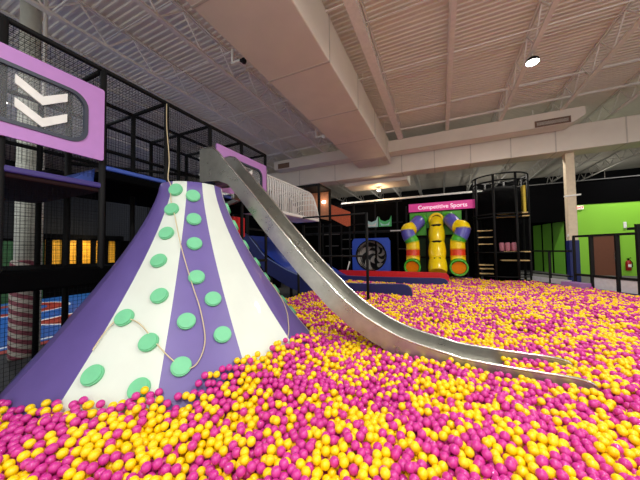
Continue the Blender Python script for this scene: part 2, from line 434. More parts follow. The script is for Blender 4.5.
lamp(-6.9, -1.5, 6.72, 'round high bay lamp above the front of the climbing frame', PW*.55, col=(.92, .96, 1))
lamp(-16, 12, 6.72, 'round high bay lamp far beyond the climbing frame', PW*1.2, col=(.92, .96, 1))
lamp(3.2, 16.9, 7.0, 'round fill lamp added unseen behind the cross duct near the column', PW*1.3, col=(1, .95, .85))  # extra lamp out of view, added to lift the dark zone past the cross duct
lamp(-6.5, 16.6, 6.7, 'round fill lamp added unseen behind the cross duct by the booth', PW*.9, col=(1, .95, .85))  # second unseen fill lamp added for the same zone
lamp(-5, 20.5, 6.72, 'round high bay lamp behind the black scenery wall', PW, col=(.95, .96, 1))
for gx, lb in ((-5, 'unseen fill globe added behind the black scenery wall'), (4, 'unseen fill globe added beyond the passage wall'), (11, 'unseen fill globe added beyond the green wall')):  # unseen globes added to brighten the far ceiling
    t = thing('added_fill_globe', lb, 'lamp', (gx, 26, 5.0), 'fill globes added in the back hall')
    bm = bmesh.new(); bmesh.ops.create_uvsphere(bm, u_segments=16, v_segments=10, radius=.16); bmesh.ops.translate(bm, vec=(gx, 26, 5.0), verts=bm.verts[:])
    MB().bm(bm, True).to('globe', M_LENS2, t)
    MB().bar((gx, 26, 5.15), (gx, 26, CEIL), .02).to('hanger', M_STEELW, t)
    L = bpy.data.lights.new('lamp_light', 'POINT'); L.energy = 75; L.color = (1, .97, .86); L.shadow_soft_size = .2
    o = bpy.data.objects.new('lamp_light', L); C.objects.link(o); o.parent = t; o.location = (0, -.3, 0)
def pendant(x, y, z, label, top, power=8, r=.13, col=(1, .85, .65)):
    t = thing('pendant_lamp', label, 'lamp', (x, y, z), 'small pendant lamps')
    MB().lathe([(r*.3, z+.1), (r, z+.03), (r, z)], x, y, 16).to('lamp_shade', M_WHITE, t)
    MB().lathe([(r*.9, z), (r*.7, z-.05), (r*.2, z-.07)], x, y, 16).to('lamp_lens', M_LENS2, t)
    MB().bar((x, y, z+.1), (x, y, top), .012).to('cable', M_STEELW, t)
    L = bpy.data.lights.new('lamp_light', 'POINT'); L.energy = power; L.color = col; L.shadow_soft_size = .1
    o = bpy.data.objects.new('lamp_light', L); C.objects.link(o); o.parent = t; o.location = (0, 0, -.16)
pendant(-3.43, 16.4, 5.15, 'small round lamp hanging under the cross duct above the masks', 5.35, 75, col=(1, .66, .36))
pendant(-6.6, 6.6, 3.75, 'small lamp glowing inside the climbing frame behind the netting', 4.28, 8, col=(1, .95, .85))
pendant(-12.5, 8.2, 4.0, 'small lamp glowing far beyond the climbing frame', CEIL, 14)

# ------------------------------------------------------------------ cone
CX, CY, ZT, R0, RB, PW_, PH, NG = -3.786, 3.123, 2.565, .473, 2.023, 1.382, -1.294, 14
def rz(z): return R0+(RB-R0)*max(0, 1-z/ZT)**PW_
XB = -4.53            # flat back of the cone against the climbing frame
cone = thing('climbing_cone', 'tall purple and white striped padded climbing cone with green holds', 'climbing cone', (CX, CY, FL))
for k in range(-5, 9):
    a0 = PH+(k-1)*2*PI/NG; a1 = a0+2*PI/NG
    mx = max(CX+rz(-.7)*math.cos(a0), CX+rz(-.7)*math.cos(a1))
    if mx < XB: continue
    mb = MB(); zs = [FL+(ZT-FL)*(i/26) for i in range(27)]
    vs = []
    na = 4
    for z in zs:
        r = rz(z)*1.004
        for i in range(na+1):
            tt = i/na; a = a0+(a1-a0)*tt
            ch = math.cos((a1-a0)/2)/math.cos((tt-.5)*(a1-a0))     # flat panel between seams
            rr = r*(ch*.75+.25)
            if i in (0, na): rr -= .006                               # pressed seam
            vs.append((max(XB, CX+rr*math.cos(a)), CY+rr*math.sin(a), z))
    nv = len(vs)
    vs += [(max(XB, CX+.1*math.cos(a0)), CY+.1*math.sin(a0), ZT), (max(XB, CX+.1*math.cos(a0)), CY+.1*math.sin(a0), FL)]
    fs = [(j*(na+1)+i, j*(na+1)+i+1, (j+1)*(na+1)+i+1, (j+1)*(na+1)+i) for j in range(26) for i in range(na)]
    fs.append(tuple(26*(na+1)+i for i in range(na+1))+(nv,))
    mb.add(vs, fs, True)
    purple = k % 2 == 0 or k in (-1, 1) and k < 1
    o = mb.to('panel', M_PURP if purple else M_WVIN, cone)
    o['label'] = 'purple vinyl panel' if purple else 'white vinyl panel'
    # bmesh recalculation can flip open sheets; force outward later through double sided shading
def on_cone(kf, z, lift=0.):
    a = PH+(kf-1)*2*PI/NG
    fr = kf-math.floor(kf); hw = PI/NG
    r = rz(z)*1.004*(math.cos(hw)/math.cos((fr-.5)*2*hw)*.75+.25)+lift
    return Vector((CX+r*math.cos(a), CY+r*math.sin(a), z))
def cone_normal(kf, z):
    a = PH+(math.floor(kf)+.5-1)*2*PI/NG
    s = (rz(z+.02)-rz(z-.02))/.04
    return Vector((math.cos(a), math.sin(a), -s)).normalized()
holds = [(1.33,2.42),(1.35,2.11),(1.42,1.75),(1.46,1.38),(1.73,.97),(1.23,.76),(1.76,.53),(1.20,.29),(1.80,.18),
         (2.39,2.33),(2.42,1.96),(2.42,1.6),(2.45,1.16),(2.75,.89),(2.26,.69),(2.8,.51),(2.22,.30),
         (5.85,2.25),(5.72,1.95),(5.85,1.6),(5.68,1.28),(5.82,1.0),(5.62,.78),(5.8,.55),(5.66,.36)]
for kf, z in holds:
    p = on_cone(kf, z); n = cone_normal(kf, z)
    bm = bmesh.new(); bmesh.ops.create_cone(bm, cap_ends=True, segments=28, radius1=.098, radius2=.098, depth=.055)
    bmesh.ops.bevel(bm, geom=[e for e in bm.edges if len(e.link_faces) == 2 and abs(e.verts[0].co.z-e.verts[1].co.z) < 1e-4], offset=.012, segments=2, affect='EDGES')
    q = n.to_track_quat('Z', 'Y')
    for v in bm.verts: v.co = q @ v.co + p + n*.012
    MB().bm(bm, False).to('climbing_hold', M_HOLD, cone)
rope_pts = [(-4.56,3.2,4.25),(-4.3,3.02,3.7),(-3.95,2.82,3.0),(-3.75,2.66,2.62)]
cpts = [(1.0,2.5),(1.21,2.26),(1.57,2.03),(1.95,1.66),(2.16,1.39),(2.37,1.05),(2.49,.8),(2.53,.5),(2.42,.32),(2.27,.29),(2.08,.4),(1.84,.55),(1.61,.68),(1.43,.74),(1.18,.77),(1.09,.71),(1.05,.63),(1.035,.55),(1.03,.49)]
def smooth_path(P, n=6):
    P = [Vector(p) for p in P]; out = []
    for i in range(len(P)-1):
        p0, p1, p2, p3 = P[max(i-1, 0)], P[i], P[i+1], P[min(i+2, len(P)-1)]
        for k in range(n):
            t = k/n
            out.append(.5*((2*p1)+(p2-p0)*t+(2*p0-5*p1+4*p2-p3)*t*t+(3*p1-p0-3*p2+p3)*t**3))
    out.append(P[-1]); return out
rp = rope_pts+[on_cone(k, z, .03) for k, z in cpts]
tag(MB().tube(smooth_path(rp), .0065, 6).to('rope', M_ROPE), 'thin cream rope hanging from the frame and looping over the cone holds', 'rope')
rp = [on_cone(k, z, .012) for k, z in [(4.97,.95),(4.87,.67),(4.6,.5),(4.41,.43),(4.1,.32),(3.82,.22)]]
tag(MB().tube(smooth_path(rp), .0065, 6).to('rope', M_ROPE), 'short thin cream rope lying on the purple stripe under the slide', 'rope')

# ------------------------------------------------------------------ metal slide
prof = [(-4.5,3.62),(-4.12,3.58),(-3.76,3.21),(-3.54,2.98),(-3.09,2.49),(-2.76,2.11),(-2.44,1.76),(-2.02,1.31),(-1.66,.965),(-1.48,.79),(-1.18,.56),(-.84,.37),(-.55,.245),(-.25,.165),(.0,.115),(.21,.07),(.62,.045),(.89,.035),(1.23,.03),(1.38,.02),(1.47,-.01),(1.5,-.06)]
PP = [Vector((p[0], 0, p[1])) for p in prof]
def depth_at(x): return .70 if x < -4 else (.26 if x < 1.2 else .26)
def off(i, dd):
    t = (PP[min(i+1, len(PP)-1)]-PP[max(i-1, 0)]).normalized()
    n = Vector((-t.z, 0, t.x))
    return PP[i]-n*dd
slide = thing('metal_slide', 'long stainless steel slide curving down from the cone top into the balls', 'slide', (-.5, 4.2, 0))
low = [off(i, .27) for i in range(len(PP))]
# the entry box is deeper and straight at the back
low[0] = Vector((-4.5, 0, 2.93)); low[1] = Vector((-3.98, 0, 2.9)); low[2] = Vector((-3.9, 0, 2.86))
low = [Vector((max(low[i].x, low[i-1].x+.02) if i > 2 else low[i].x, 0, low[i].z)) for i in range(len(low))]
for s, lab in ((3.90, 'side wall'), (4.50, 'side wall')):
    mb = MB(); y0, y1 = s-.012, s+.012
    vs = [];
    for i in range(len(PP)):
        for yy in (y0, y1):
            vs += [(PP[i].x, yy, PP[i].z), (low[i].x, yy, low[i].z)]
    fs = []
    for i in range(len(PP)-1):
        a = 4*i; b = 4*i+4
        fs += [(a, b, b+1, a+1), (a+2, a+3, b+3, b+2), (a, a+2, b+2, b), (a+1, b+1, b+3, a+3)]
    fs += [(0, 1, 3, 2), (4*(len(PP)-1), 4*(len(PP)-1)+2, 4*(len(PP)-1)+3, 4*(len(PP)-1)+1)]
    mb.add(vs, fs); mb.to('side_wall', M_SS, slide)
    MB().tube([(p.x, s, p.z) for p in smooth_path(PP, 3)], .017, 8).to('side_rail', M_SSR, slide)
mb = MB(); vs = []
bed = [Vector((low[i].x, 0, low[i].z)) for i in range(len(low))]
for i in range(len(PP)):
    t = (bed[min(i+1, len(PP)-1)]-bed[max(i-1, 0)]).normalized(); n = Vector((-t.z, 0, t.x))
    q = bed[i]+n*.035; q2 = bed[i]+n*.02
    for yy in (3.9, 4.5): vs += [(q.x, yy, q.z), (q2.x, yy, q2.z)]
fs = []
for i in range(len(PP)-1):
    a = 4*i; b = a+4
    fs += [(a, a+2, b+2, b), (a+1, b+1, b+3, a+3), (a, b, b+1, a+1), (a+2, a+3, b+3, b+2)]
mb.add(vs, fs, True); mb.to('slide_bed', M_SS, slide)
for z in (3.1, 3.45):
    MB().tube([(-4.5, 3.93, z), (-4.56, 3.93, z)], .02, 8).to('bolt', M_WHITE, slide)
MB().rbox(-3.72, -3.64, 3.95, 4.45, 2.52, 2.62, .01).bar((-3.68, 4.2, 2.56), (-4.42, 4.2, 2.4), .07).to('support_bracket', M_SS, slide)

# ------------------------------------------------------------------ climbing frame
FX = [-4.6, -5.62, -6.64]
FY = [-1.85, -.83, .18, 1.2, 2.21, 3.23, 4.25, 5.27, 6.28]
TOPZ = 4.28
fr = thing('play_structure', 'tall black netted climbing frame with decks and pink panels behind the cone', 'climbing frame', (-5.6, 2.2, FL))
for x in FX:
    for y in FY:
        MB().tube([(x, y, FL), (x, y, TOPZ)], .042, 10).to('post', M_BLACK, fr)
for x in FX:
    for z in ((TOPZ, 1.22) if x == FX[0] else (TOPZ, 3.4)):
        MB().tube([(x, FY[0], z), (x, FY[-1], z)], .036, 8).to('long_rail', M_BLACK, fr)
for y in FY:
    for z in (TOPZ,):
        MB().tube([(FX[0], y, z), (FX[-1], y, z)], .034, 8).to('cross_rail', M_BLACK, fr)
for x in FX[1:]:
    MB().tube([(x, FY[4], 3.0), (x, FY[7], 3.5)], .03, 8).to('brace_rail', M_BLACK, fr)
MB().rbox(-6.64, -4.60, -1.85, 2.2, 2.4, 2.47, .02).to('upper_deck', mat('dark_red_deck', (34, 14, 17), .8, spec=.2), fr)
MB().rbox(-4.66, -4.57, -1.85, 2.2, 2.46, 2.54, .02).to('deck_edge_pad', M_PURPAD, fr)['label'] = 'violet edge pad'
MB().rbox(-6.64, -4.58, 2.2, 6.28, 2.62, 2.74, .02).to('upper_deck', M_DARK, fr)
MB().rbox(-4.66, -4.57, 2.25, 6.28, 2.75, 2.82, .02).to('deck_edge_pad', M_BLUEPAD, fr)['label'] = 'blue edge pad'
mb = MB().add([(-6.6,2.17,2.5),(-4.75,2.17,2.5),(-4.75,2.19,2.78),(-6.6,2.19,2.78),(-6.6,1.8,2.47),(-4.75,1.8,2.47)], [(0,1,2,3),(4,5,2,3),(4,5,1,0),(0,3,4),(1,2,5)])
mb.to('ramp_pad', M_BLUEPAD, fr)
MB().rbox(-6.64, -4.56, -1.85, 2.6, 1.04, 1.3, .03).to('lower_deck', M_DARK, fr)
MB().rbox(-5.3, -4.85, 5.25, 5.7, 1.86, 2.4, .04).to('red_pad', M_RED, fr)
nets = []
for i in range(len(FY)-1):
    y0, y1 = FY[i]+.03, FY[i+1]-.03
    MB().net((-4.6, y0, 2.6), (0, y1-y0, 0), (0, 0, 1.66), 20, 33).to('net', M_NET, fr)
    MB().net((-6.64, y0, 1.3), (0, y1-y0, 0), (0, 0, 2.95), 20, 58).to('net', M_NET, fr)
    if y1 < 2.3:
        MB().net((-4.6, y0, 1.3), (0, y1-y0, 0), (0, 0, 1.06), 20, 21).to('net', M_NET, fr)
        MB().net((-4.6, y0, FL+.03), (0, y1-y0, 0), (0, 0, 1.82), 20, 36).to('net', M_NET, fr)
    MB().net((-6.62, y0, TOPZ), (0, y1-y0, 0), (2.0, 0, 0), 20, 40).to('net', M_NET, fr)
for y in (2.21, 4.25, 6.28):
    MB().net((-6.62, y, 2.8), (2.0, 0, 0), (0, 0, 1.45), 40, 29).to('net', M_NET, fr)
def pink_panel(y0, y1):
    z0, z1 = 2.86, 3.93
    o = rrect(y0, y1, z0, z1, .03); i = rrect(y0+.2, y1-.2, z0+.16, z1-.19, .2)
    p = MB().frame(o, i, 0, -4.55, -4.52).to('sign_panel', M_PINKP, fr); p['label'] = 'lilac pink panel with rounded window'
    i2 = rrect(y0+.245, y1-.245, z0+.205, z1-.235, .17)
    MB().frame(i, i2, 0, -4.56, -4.505).to('window_trim', M_TRIM, p)
    for zc in (0, -.28):
        yc = (y0+y1)/2+.065; zb = 3.46+zc
        MB().prism([(yc-.24, zb+.17), (yc, zb+.025), (yc+.24, zb+.19), (yc+.24, zb+.08), (yc, zb-.09), (yc-.24, zb+.06)], 0, -4.54, -4.515).to('chevron_arrow', M_WHITE, p)
    MB().box(-4.545, -4.54, y0+.22, y1-.22, z0+.18, z1-.21).to('window_film', M_FILM, p)
def film_material():
    m = bpy.data.materials.new('clear_window_film'); m.use_nodes = True
    nt = m.node_tree; b = nt.nodes['Principled BSDF']; b.inputs['Base Color'].default_value = (.8, .85, .9, 1); b.inputs['Roughness'].default_value = .1
    tr = nt.nodes.new('ShaderNodeBsdfTransparent'); mx = nt.nodes.new('ShaderNodeMixShader'); mx.inputs[0].default_value = .06
    nz = nt.nodes.new('ShaderNodeTexNoise'); nz.inputs['Scale'].default_value = 4
    nt.links.new(nz.outputs['Fac'], b.inputs['Roughness'])
    nt.links.new(tr.outputs[0], mx.inputs[1]); nt.links.new(b.outputs[0], mx.inputs[2]); nt.links.new(mx.outputs[0], nt.nodes['Material Output'].inputs['Surface'])
    return m
M_FILM = film_material()
pink_panel(.72, 2.19)
pink_panel(4.36, 6.22)

# barred bridge
br = thing('barred_bridge', 'white hooped bar bridge reaching out from the climbing frame', 'bridge', (-5.1, 8, 2.75))
MB().rbox(-5.66, -4.58, 6.34, 9.95, 2.66, 2.76, .02).to('bridge_floor', M_WHITE, br)
def hoop_z(y): return 3.82 if y < 9.2 else 3.82-.75*((y-9.2)/.75)**2
y = 6.4; k = 0
while y < 9.95:
    zt = hoop_z(y)
    pts = [(-4.6, y, 2.74), (-4.6, y, max(2.8, zt-.22)), (-4.66, y, zt-.06), (-4.8, y, zt), (-5.4, y, zt), (-5.56, y, zt-.06), (-5.62, y, max(2.8, zt-.22)), (-5.62, y, 2.74)]
    MB().tube(pts, .021, 6).to('hoop', M_WHITE, br); y += .13
for x in (-4.62, -5.6):
    MB().tube([(x, yy, hoop_z(yy)-.1) for yy in np.linspace(6.36, 9.93, 24)], .022, 6).to('top_rail', M_WHITE, br)

# booth with orange wall
bo = thing('booth', 'small black framed booth with orange wall and wall lamp beyond the bridge', 'booth', (-5.1, 10.6, 2.8))
for (x, y) in ((-4.6, 10.0), (-4.6, 11.2), (-6.0, 10.0), (-6.0, 11.2)):
    MB().bar((x, y, FL), (x, y, 4.22), .09).to('post', M_BLACK, bo)
MB().rbox(-6.05, -4.55, 9.95, 11.25, 4.18, 4.28, .02).to('roof', M_BLACK, bo)
MB().box(-6.0, -4.6, 11.22, 11.26, 2.8, 4.18).to('back_wall', M_OWOOD, bo)
MB().box(-6.05, -4.55, 9.95, 11.25, 2.7, 2.8).to('booth_floor', M_DARK, bo)
MB().box(-4.98, -4.82, 11.16, 11.22, 3.66, 3.76).to('wall_lamp', M_LENS2, bo)
L = bpy.data.lights.new('lamp_light', 'POINT'); L.energy = 4; L.color = (1, .8, .55); L.shadow_soft_size = .08
o = bpy.data.objects.new('lamp_light', L); C.objects.link(o); o.parent = bo; o.location = (.2, .35, .95)
np_ = thing('speckled_panel', 'orange red speckled sloping panel on a black stand beyond the orange booth', 'panel', (-5.6, 15, FL))
MB().prism([(-6.3,4.36),(-4.87,3.72),(-4.87,2.9),(-5.1,2.86),(-6.3,3.5)], 1, 14.96, 15.04).to('sloping_board', M_ORNG, np_)
for x in (-6.25, -4.95): MB().bar((x, 15.08, FL), (x, 15.08, 4.3 if x < -6 else 3.7), .08).to('post', M_BLACK, np_)

# ------------------------------------------------------------------ wide blue slide
ws = thing('wide_slide', 'wide blue two lane slide with navy walls running out into the balls', 'slide', (-4, 11.5, 0))
def band(prof, th, y0, y1):
    n = len(prof); poly = list(prof)+[(x, z-th) for x, z in reversed(prof)]
    mb = MB(); vs = [(x, yy, z) for yy in (y0, y1) for x, z in poly]; N = 2*n
    fs = []
    for i in range(n-1):
        fs += [(i, i+1, N-2-i, N-1-i), (N+i, 2*N-1-i, 2*N-2-i, N+i+1), (i, N+i, N+i+1, i+1), (N-1-i, N-2-i, 2*N-2-i, 2*N-1-i)]
    fs += [(0, N-1, 2*N-1, N), (n-1, N+n-1, N+n, n)]
    return mb.add(vs, fs)
bedp = [(-8.2,2.2),(-7.4,1.9),(-6.6,1.4),(-5.6,.7),(-4.9,.3),(-4.3,.02),(-3.4,-.12),(-2,-.15),(-1,-.18)]
band(bedp, .08, 9.1, 13.28).to('slide_bed', M_BLUE, ws)
wallp = [(-8.2,2.5),(-7.4,2.07),(-6.6,1.22),(-5.6,.72),(-4.75,.4),(-4.0,.3),(-3.3,.29),(-2.0,.31),(-1.2,.33),(-1.02,.29),(-.92,.2),(-.88,.05)]
def wall_poly(dx, y0, y1, name, m, cut=1.0):
    return band([(x+dx if x > -3 else x, z*cut) for x, z in wallp], .62, y0, y1).to(name, m, ws)
wall_poly(0, 8.95, 9.12, 'side_wall', M_NAVY)
MB().tube([(x, 8.95, z+.012) for x, z in wallp[1:6]], .016, 6).to('edge_piping', mat('pale_piping', (120, 140, 190), .5), ws)
wall_poly(1.12, 12.1, 12.28, 'side_wall', M_NAVY, .72)
band([(-5.0,.39),(-3,.38),(-.1,.37),(.2,.34),(.3,.2)], .7, 13.28, 13.42).to('back_wall', M_RED, ws)
pf = thing('safety_barrier', 'black railed barrier standing between the steel slide and the blue slide', 'barrier', (-3.3, 8, 0))
for x, z1 in ((-2.07, 2.62), (-4.5, 1.3)):
    MB().tube([(x, 8.0, FL), (x, 8.0, z1)], .045, 8).to('post', M_BLACK, pf)
for z in (2.6, 1.28):
    MB().tube([(-4.55 if z < 2 else -4.3, 8.0, z), (-2.07, 8.0, z)], .03, 8).to('rail', M_BLACK, pf)
# dark under-deck clutter beyond
un = thing('platform_frame', 'dark scaffold of posts and shelves behind the blue slide', 'scaffold', (-5, 16.2, FL))
for x in (-8.5, -7.1, -5.8, -4.95, -3.6, -2.3):
    MB().bar((x, 16.0, FL), (x, 16.0, 4.4), .09).to('post', M_BLACK, un)
for z in (2.5, 3.05, 4.3):
    MB().bar((-8.6, 16.0, z), (-2.0, 16.0, z), .08).to('beam', M_BLACK, un)
MB().box(-8.6, -1.9, 16.0, 17.2, 2.55, 2.62).to('shelf_deck', M_DGREY, un)
MB().box(-2.7, -1.7, 15.9, 15.98, 2.52, 2.58).to('edge_strip', M_STEELW, un)
for x0, x1, z in ((-5.7,-5.1,2.1), (-5.75,-5.0,1.5), (-7.0,-5.9,2.45), (-2.25,-1.8,1.45), (-6.9,-6.0,1.7)):
    MB().box(x0, x1, 15.9, 15.96, z, z+.05).to('edge_strip', M_CONC, un)

# masks
for nm, x0, m1, m2, lb in (('wing_board', -4.16, M_TEAL, M_STEELW, 'pale teal winged board high on the dark scaffold'), ('wing_board', -3.36, M_MINTB, M_TEAL, 'bright green winged board high on the dark scaffold')):
    w = .74
    poly = [(x0,3.45),(x0+.1,3.22),(x0+w*.5,3.12),(x0+w-.1,3.22),(x0+w,3.45),(x0+w,2.82),(x0,2.82)]
    t = tag(MB().prism(poly, 1, 15.86, 15.92).to(nm, m1), lb, 'board', 'winged boards')
    poly = [(x0+.08,3.1),(x0+.2,2.98),(x0+w*.5,2.93),(x0+w-.2,2.98),(x0+w-.08,3.1),(x0+w-.14,2.88),(x0+.14,2.88)]
    MB().prism(poly, 1, 15.845, 15.86).to('wing_mark', m2, t)

# blue tunnel
tu = thing('tunnel_panel', 'square blue panel with round black and white swirl tunnel', 'tunnel', (-3.68, 15, .12))
n = 40; cxm, czm, R_ = -3.66, 1.12, .86
circ = [(cxm+R_*math.cos(2*PI*k/n+PI/4), czm+R_*math.sin(2*PI*k/n+PI/4)) for k in range(n)]
sq = []
for k in range(n):
    a = 2*PI*k/n+PI/4; c, s = math.cos(a), math.sin(a); q = max(abs(c)/1.1, abs(s)/.99); sq.append((cxm+c/q, czm+s/q))
MB().frame(sq, circ, 1, 14.95, 15.05).to('face_panel', mat('blue_face_panel', (40, 78, 190), .45), tu)
mb = MB()
N2 = 32
vs = [(cxm+(R_+.01)*math.cos(2*PI*k/N2), yy, czm+(R_+.01)*math.sin(2*PI*k/N2)) for yy in (15.05, 15.4, 15.75, 16.1) for k in range(N2)]
vs += [(cxm+.25*math.cos(2*PI*k/N2), 16.6, czm+.25*math.sin(2*PI*k/N2)) for k in range(N2)]
mb.add(vs, [(i*N2+k, i*N2+(k+1) % N2, (i+1)*N2+(k+1) % N2, (i+1)*N2+k) for i in range(4) for k in range(N2)]+[tuple(4*N2+k for k in range(N2))], True)
lining = mb.to('swirl_lining', M_SWIRL, tu)
for v in lining.data.vertices: v.co.x -= .0
# put the lining's own origin on the tunnel axis so the swirl turns about it
offv = Vector((cxm, 15, czm))-tu.location
lining.data.transform(Matrix.Translation(-offv)); lining.location = offv
MB().tube([(cxm+R_*math.cos(2*PI*k/24), 14.95, czm+R_*math.sin(2*PI*k/24)) for k in range(24)], .04, 8, closed=True).to('rim', M_BLACK, tu)
tag(MB().tube([(-5.15, 14.9, .0), (-4.92, 14.9, .78)], .04, 8).to('leaning_post', M_STEELW), 'pale slanted post beside the blue tunnel panel', 'post')

# ------------------------------------------------------------------ tube slides
def seg_tube(pts, r, a, b):
    """part of a swept tube between path fractions, open ended, with flanged lips"""
    P = smooth_path(pts, 10); n = len(P)-1
    i0, i1 = int(a*n), int(math.ceil(b*n)); Q = P[i0:i1+1]
    m = len(Q)
    rr = [r*(1+.07*(1 if i in (0, m-1) else .0)) for i in range(m)]
    mb = MB().tube(Q, rr, 24, caps=False)
    mb.tube(Q, [q*.93 for q in rr], 24, caps=False)
    return mb
def rainbow(sign, label):
    cx0 = -.195
    P = [(-.765,15.5,3.12),(-.9,15.05,2.98),(-1.13,14.75,2.68),(-1.36,14.55,2.35),(-1.3,14.5,2.02),(-1.14,14.5,1.7),(-1.12,14.5,1.3),(-1.12,14.48,.9),(-1.12,14.35,.6),(-1.12,13.95,.42)]
    P = [(cx0+sign*(x-.21-cx0)-(.2 if sign < 0 else 0), y, z-.1 if z > 2.5 else z+.12) for x, y, z in P]
    t = thing('tube_slide', label, 'tube slide', (P[-1][0], 14.3, 0), 'rainbow tube slides')
    segs = [(0,.09,M_TUBG,'green'),(.09,.24,M_TUBB,'violet blue'),(.24,.36,M_TUBY,'yellow'),(.36,.48,M_TUBB,'violet blue'),(.48,.56,M_TUBG,'green'),(.56,.66,M_TUBY,'yellow'),(.66,.76,M_TUBR,'red'),(.76,.87,M_TUBY,'yellow'),(.87,1,M_TUBG,'green')]
    for a, b, m, c in segs:
        o = seg_tube(P, .335, a, b).to('tube_segment', m, t); o['label'] = c+' tube segment'
    e = Vector(P[-1])
    MB().tube([(e.x+.36*math.cos(2*PI*k/24), e.y-.02, e.z+.36*math.sin(2*PI*k/24)+.02) for k in range(24)], .045, 8, closed=True).to('exit_rim', M_TUBG, t)
    MB().tube([(e.x, e.y+.03, e.z+.02), (e.x, e.y+.28, e.z+.08)], .305, 24).to('orange_lining', M_TUBO, t)
    return t
def shift_for(sign): pass
rainbow(1, 'twisting rainbow tube slide on the tunnel panel side of the yellow slide')
rainbow(-1, 'twisting rainbow tube slide on the netted tower side of the yellow slide')
t = thing('wave_slide', 'straight yellow enclosed wave slide between two rainbow tube slides', 'slide', (-.28, 14.3, 0))
P = [(-.19,15.5,2.95),(-.19,15.2,2.7),(-.185,14.9,2.1),(-.18,14.6,1.4),(-.175,14.3,.75),(-.17,14.0,.3)]
PS = smooth_path(P, 10); n = len(PS)
for k in range(4):
    i0 = int(k*(n-1)/4); i1 = int((k+1)*(n-1)/4); Q = PS[i0:i1+1]; m = len(Q)
    MB().tube(Q, [.32+.045*k*.5+.05*math.sin(PI*i/(m-1)) for i in range(m)], 24).to('slide_segment', M_TUBY, t)
    mid = Q[0]; tn = (Q[1]-Q[0]).normalized(); nn = Vector((0, -abs(tn.z), -abs(tn.y))).normalized()
    if k in (1, 2, 3):
        c = mid+Vector((0,-1,.25)).normalized()*.335
        MB().tube([(c.x-.22, c.y+.07, c.z), (c.x-.12, c.y-.02, c.z-.03), (c.x+.12, c.y-.02, c.z-.03), (c.x+.22, c.y+.07, c.z)], [.03, .07, .07, .03], 8).to('vent_slot', M_BLACK, t)
MB().tube([(-.19+.32*math.cos(2*PI*k/24), 15.22, 2.98+.32*math.sin(2*PI*k/24)) for k in range(24)], .07, 8, closed=True).to('entry_ring', M_TUBY, t)
MB().tube([(-.19, 15.2, 2.98), (-.19, 15.26, 2.98)], .29, 24).to('entry_opening', M_BLACK, t)
for x0, x1, lb in ((-1.55, -.7, 'green backing board behind the rainbow tube nearer the tunnel panel'), (.1, 1.02, 'green backing board behind the rainbow tube nearer the netted tower'), ):
    tag(MB().rbox(x0, x1, 15.52, 15.6, 2.2, 3.46, .02).to('backing_board', M_GREENB), lb, 'board', 'green backing boards')
tag(MB().box(-.68, .08, 15.55, 15.6, 2.6, 3.46).to('backing_board', M_GREENB), 'narrow green backing board behind the yellow wave slide', 'board', 'green backing boards')
tw = thing('slide_tower', 'dark frame holding up the green boards and tube slides', 'frame', (-.28, 15.9, FL))
for x in (-1.75, -.69, .09, 1.25):
    MB().bar((x, 15.7, FL), (x, 15.7, 3.9), .09).to('post', M_BLACK, tw)
for z in (2.1, 3.48, 1.0):
    MB().bar((-1.8, 15.7, z), (1.3, 15.7, z), .08).to('beam', M_BLACK, tw)
for k, x in enumerate((-1.15, -.28, .58)):
    MB().box(x-.38, x+.38, 15.9, 15.95, .1, 2.05).to('back_panel', mat('deep_green_panel', (28, 62, 26), .7), tw)

# sign
sg = thing('sign_board', 'long magenta sign reading Competitive Sports above the tube slides', 'sign', (0, 15.4, 3.5))
MB().box(-1.57, 1.72, 15.36, 15.42, 3.5, 3.94).to('board', M_MAG, sg)
cu = bpy.data.curves.new('lettering', 'FONT'); cu.body = 'Competitive Sports'; cu.size = .3; cu.align_x = 'CENTER'; cu.align_y = 'CENTER'; cu.extrude = .008
cu.offset = .004
to = bpy.data.objects.new('tmp', cu); C.objects.link(to); bpy.context.view_layer.update()
me = bpy.data.meshes.new_from_object(to.evaluated_get(bpy.context.evaluated_depsgraph_get())); bpy.data.objects.remove(to)
me.transform(Matrix.Translation((.1, -.05, .2)) @ Matrix.Rotation(PI/2, 4, 'X')); me.materials.clear(); me.materials.append(M_LTXT)
lo = bpy.data.objects.new('lettering', me); C.objects.link(lo); lo.parent = sg
MB().bar((-1.2, 15.42, 3.7), (-1.2, 15.7, 3.7), .04).bar((1.2, 15.42, 3.7), (1.2, 15.7, 3.7), .04).to('bracket', M_BLACK, sg)
t = tag(MB().box(1.8, 2.05, 15.38, 15.42, 3.5, 3.96).to('small_sign', mat('lilac_white_sign', (222, 206, 238), .5)), 'small pale lilac sign with purple marks beside the magenta sign', 'sign')
MB().tube([(1.86+.05*math.sin(k*1.3), 15.37, 3.56+k*.04) for k in range(9)], .02, 6).tube([(1.99+.035*math.cos(k*1.7), 15.37, 3.56+k*.04) for k in range(9)], .018, 6).to('purple_mark', M_PURP, t)

